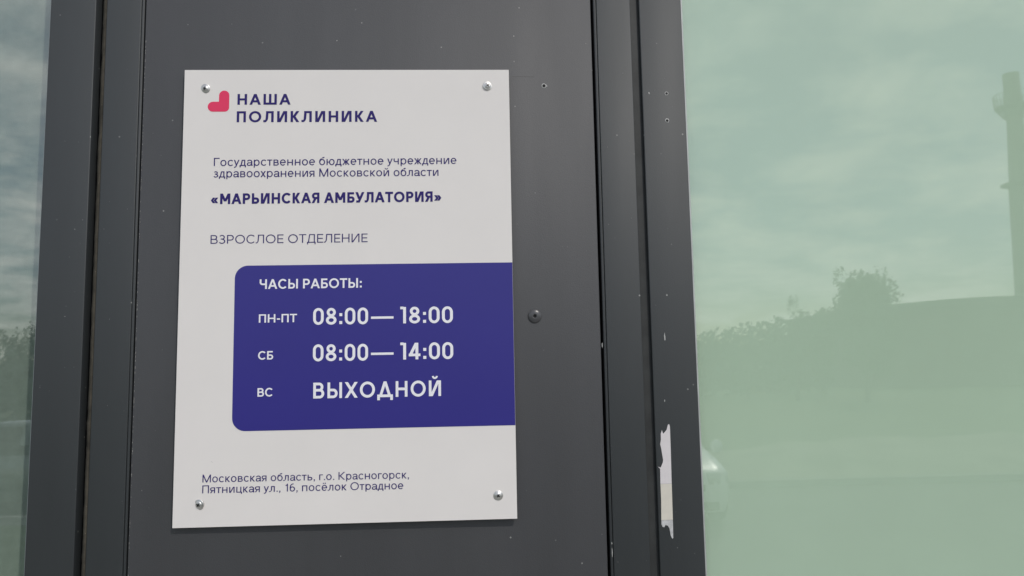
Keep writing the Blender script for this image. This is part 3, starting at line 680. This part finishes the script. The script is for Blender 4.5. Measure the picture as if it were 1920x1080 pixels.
LEAF = [mat('foliage_dark', (0.045, 0.075, 0.025), 0.8, var=0.3, var_scale=0.8), mat('foliage_mid', (0.065, 0.10, 0.032), 0.8, var=0.3, var_scale=0.8)]
BARK = mat('bark', (0.10, 0.08, 0.06), 0.9, var=0.3, var_scale=6, bump=0.6, bump_scale=30)
def leaves(mb, c, r, n, size, rnd):
    for _ in range(n):
        d = Vector((rnd.gauss(0, 1), rnd.gauss(0, 1), rnd.gauss(0, 1))).normalized()*(rnd.random()**0.45)
        p = Vector((c[0]+d.x*r[0], c[1]+d.y*r[1], c[2]+d.z*r[2])); s_ = size*(0.6+0.8*rnd.random())
        a = Vector((rnd.gauss(0, 1), rnd.gauss(0, 1), rnd.gauss(0, 1))).normalized(); e = a.orthogonal().normalized(); g_ = a.cross(e)
        mb.add([p-e*s_*.5, p+g_*s_*.3, p+e*s_*.5, p-g_*s_*.3], [(0, 1, 2, 3)])
def tree(loc, H, Wd, seed, label, trunk_h=0.3, n=3200, name='tree', leaf=0.28, clumps=14, group=None):
    rnd = random.Random(seed); root = empty(name, loc); tag(root, label, 'tree', group)
    b = MB(); b.tube((0, 0, -0.1), (0.05, 0.0, H*trunk_h), H*.022, 10, H*.017); top = Vector((.05, 0, H*trunk_h)); cl = []
    b.tube(top, (0.1, 0.05, H*.8), H*.017, 8, H*.004)
    for k in range(clumps):
        a = 2*math.pi*k/clumps*2.4; t = 0.15+0.78*rnd.random(); z = H*(trunk_h+(1-trunk_h)*t); rr_ = Wd*.46*math.sqrt(max(.03, 1-((t-.42)/.55)**2))*(.35+.6*rnd.random())
        p = (rr_*math.cos(a), rr_*math.sin(a), z*.93); cl.append(p)
        b.tube((0.05, 0, H*(trunk_h+.3*t*.6)), p, H*.009, 6, H*.003)
    b.build('trunk', BARK, root)
    m_ = MB()
    for p in cl:
        s_ = Wd*(.15+.12*rnd.random()); leaves(m_, p, (s_, s_, s_*.85), n//clumps, leaf, rnd)
    leaves(m_, (0, 0, H*.55), (Wd*.3, Wd*.3, H*.25), n//5, leaf, rnd)
    for k in range(10):                    # loose twigs sticking out of the outline
        a = rnd.random()*6.28; leaves(m_, (Wd*.30*math.cos(a), Wd*.30*math.sin(a), H*(.86+.10*rnd.random())), (.18, .18, .45), 22, leaf*.7, rnd)
    o = m_.build('crown', LEAF[seed % 2], root); return root
tree((24.6, -46.0, -0.75), 8.6, 5.0, 4, 'bushy round tree mirrored in the middle of the right window', trunk_h=0.10, n=9000, leaf=0.24, clumps=20)
tree((21.9, -50.0, -0.75), 7.0, 0.9, 9, 'thin bare young tree left of the round tree, mirrored in the right window', n=60, leaf=0.16, clumps=4)
tree((-23.5, -41.0, -0.75), 5.2, 3.2, 6, 'sparse tree standing above the hedge, mirrored in the left window', n=900, leaf=0.25)
# far wood: one mass of undergrowth
rnd = random.Random(21); m_ = MB()
x = 12.0
while x < 27.5:
    h_ = 4.9+(x-16.5)*0.16+0.5*noise.noise(Vector((x*.8, 1, 0)))+0.25*rnd.random(); h_ = max(3.5, h_); y = -57+2*rnd.random()
    leaves(m_, (x, y, -.75+h_*.5), (1.0, 1.2, h_*.5), 520, .36, rnd); x += .62
x = -48.0
while x < -12:
    h_ = 3.75+0.4*noise.noise(Vector((x*.7, 5, 0)))+.2*rnd.random(); leaves(m_, (x, -42+2*rnd.random(), -.75+h_*.5), (1.0, 1.2, h_*.5), 420, .34, rnd); x += .62
x = -12.0
while x < 12:
    h_ = 4.2+0.5*noise.noise(Vector((x*.7, 9, 0))); leaves(m_, (x, -56+2*rnd.random(), -.75+h_*.5), (1.3, 1.2, h_*.5), 260, .45, rnd); x += 1.0
o = m_.build('far_wood', LEAF[0]); tag(o, 'dark green strip of trees and bushes along the far side of the lot', 'trees', None, 'stuff')
# boiler house with a shallow curved roof
bh = empty('boiler_house', (50, -82, -0.75)); tag(bh, 'long dark low hall with a gently curved roof beside the chimney', 'building')
b = MB(); b.box(-11.5, 22, -9, 9, 0, 7.5); b.build('wall', mat('dark_brick', (0.13, 0.10, 0.085), 0.9, var=0.2, var_scale=1.5), bh)
prof = [(-12.0, 7.5)]+[(-12.0+34.5*k/24, 7.55+1.25*math.sin(math.pi*(0.06+0.88*k/24))) for k in range(25)]+[(22.5, 7.5)]
v = [(x, -9.4, z) for x, z in prof]+[(x, 9.4, z) for x, z in prof]; n = len(prof)
obj('roof', v, [tuple(range(n)), tuple(range(2*n-1, n-1, -1))]+[(i, i+n, (i+1) % n+n, (i+1) % n) for i in range(n)], mat('roof_felt', (0.06, 0.06, 0.06), 0.9, var=0.2, var_scale=1), bh)
# chimney
ch = empty('factory_chimney', (98.6, -130, -0.75)); tag(ch, 'tall factory chimney with a railed platform near its top, mirrored at the right edge', 'chimney')
BRICK = mat('chimney_brick', (0.17, 0.15, 0.12), 0.9, var=0.25, var_scale=0.8)
b = MB(); b.lathe([(2.7, 0), (2.2, 20), (1.68, 36), (1.26, 46.2), (1.26, 46.25)], 32); b.build('shaft', BRICK, ch, True)
b = MB(); b.lathe([(1.28, 46.2), (1.5, 46.6), (1.5, 49.8), (1.32, 50.6), (1.32, 54.3), (1.1, 54.35), (1.05, 50)], 32); b.build('crown_ring', mat('dark_chimney_top', (0.10, 0.095, 0.085), 0.9, var=0.2, var_scale=1), ch, True)
STEEL = mat('rusty_steel', (0.10, 0.09, 0.08), 0.7)
b = MB(); b.lathe([(1.5, 47.6), (3.0, 48.0), (3.0, 48.2), (1.5, 48.0)], 28)
for k in range(14):
    a = 2*math.pi*k/14; b.tube((1.35*math.cos(a), 1.35*math.sin(a), 45.9), (2.9*math.cos(a), 2.9*math.sin(a), 48.0), .09, 5)
pf = b.build('platform', STEEL, ch)
b = MB()
for k in range(28):
    a = 2*math.pi*k/28; b2 = 2*math.pi*(k+1)/28
    b.tube((2.95*math.cos(a), 2.95*math.sin(a), 48.1), (3.1*math.cos(a), 3.1*math.sin(a), 50.4), .06, 5)
    for zz in (49.2, 50.4): b.tube((3.05*math.cos(a), 3.05*math.sin(a), zz), (3.05*math.cos(b2), 3.05*math.sin(b2), zz), .05, 5)
b.build('railing', STEEL, pf)
for zz in (33.5,):
    b = MB(); b.lathe([(1.7, zz), (3.1, zz+.2), (3.1, zz+.5), (1.7, zz+.3)], 24); b.build('platform', STEEL, ch)
b = MB()
b.tube((-3.2, 0.3, 0), (-2.4, 0.3, 33.5), .14, 6); b.tube((-2.8, 1.0, 0), (-1.7, 1.0, 47.5), .10, 5); b.build('ladder', STEEL, ch)
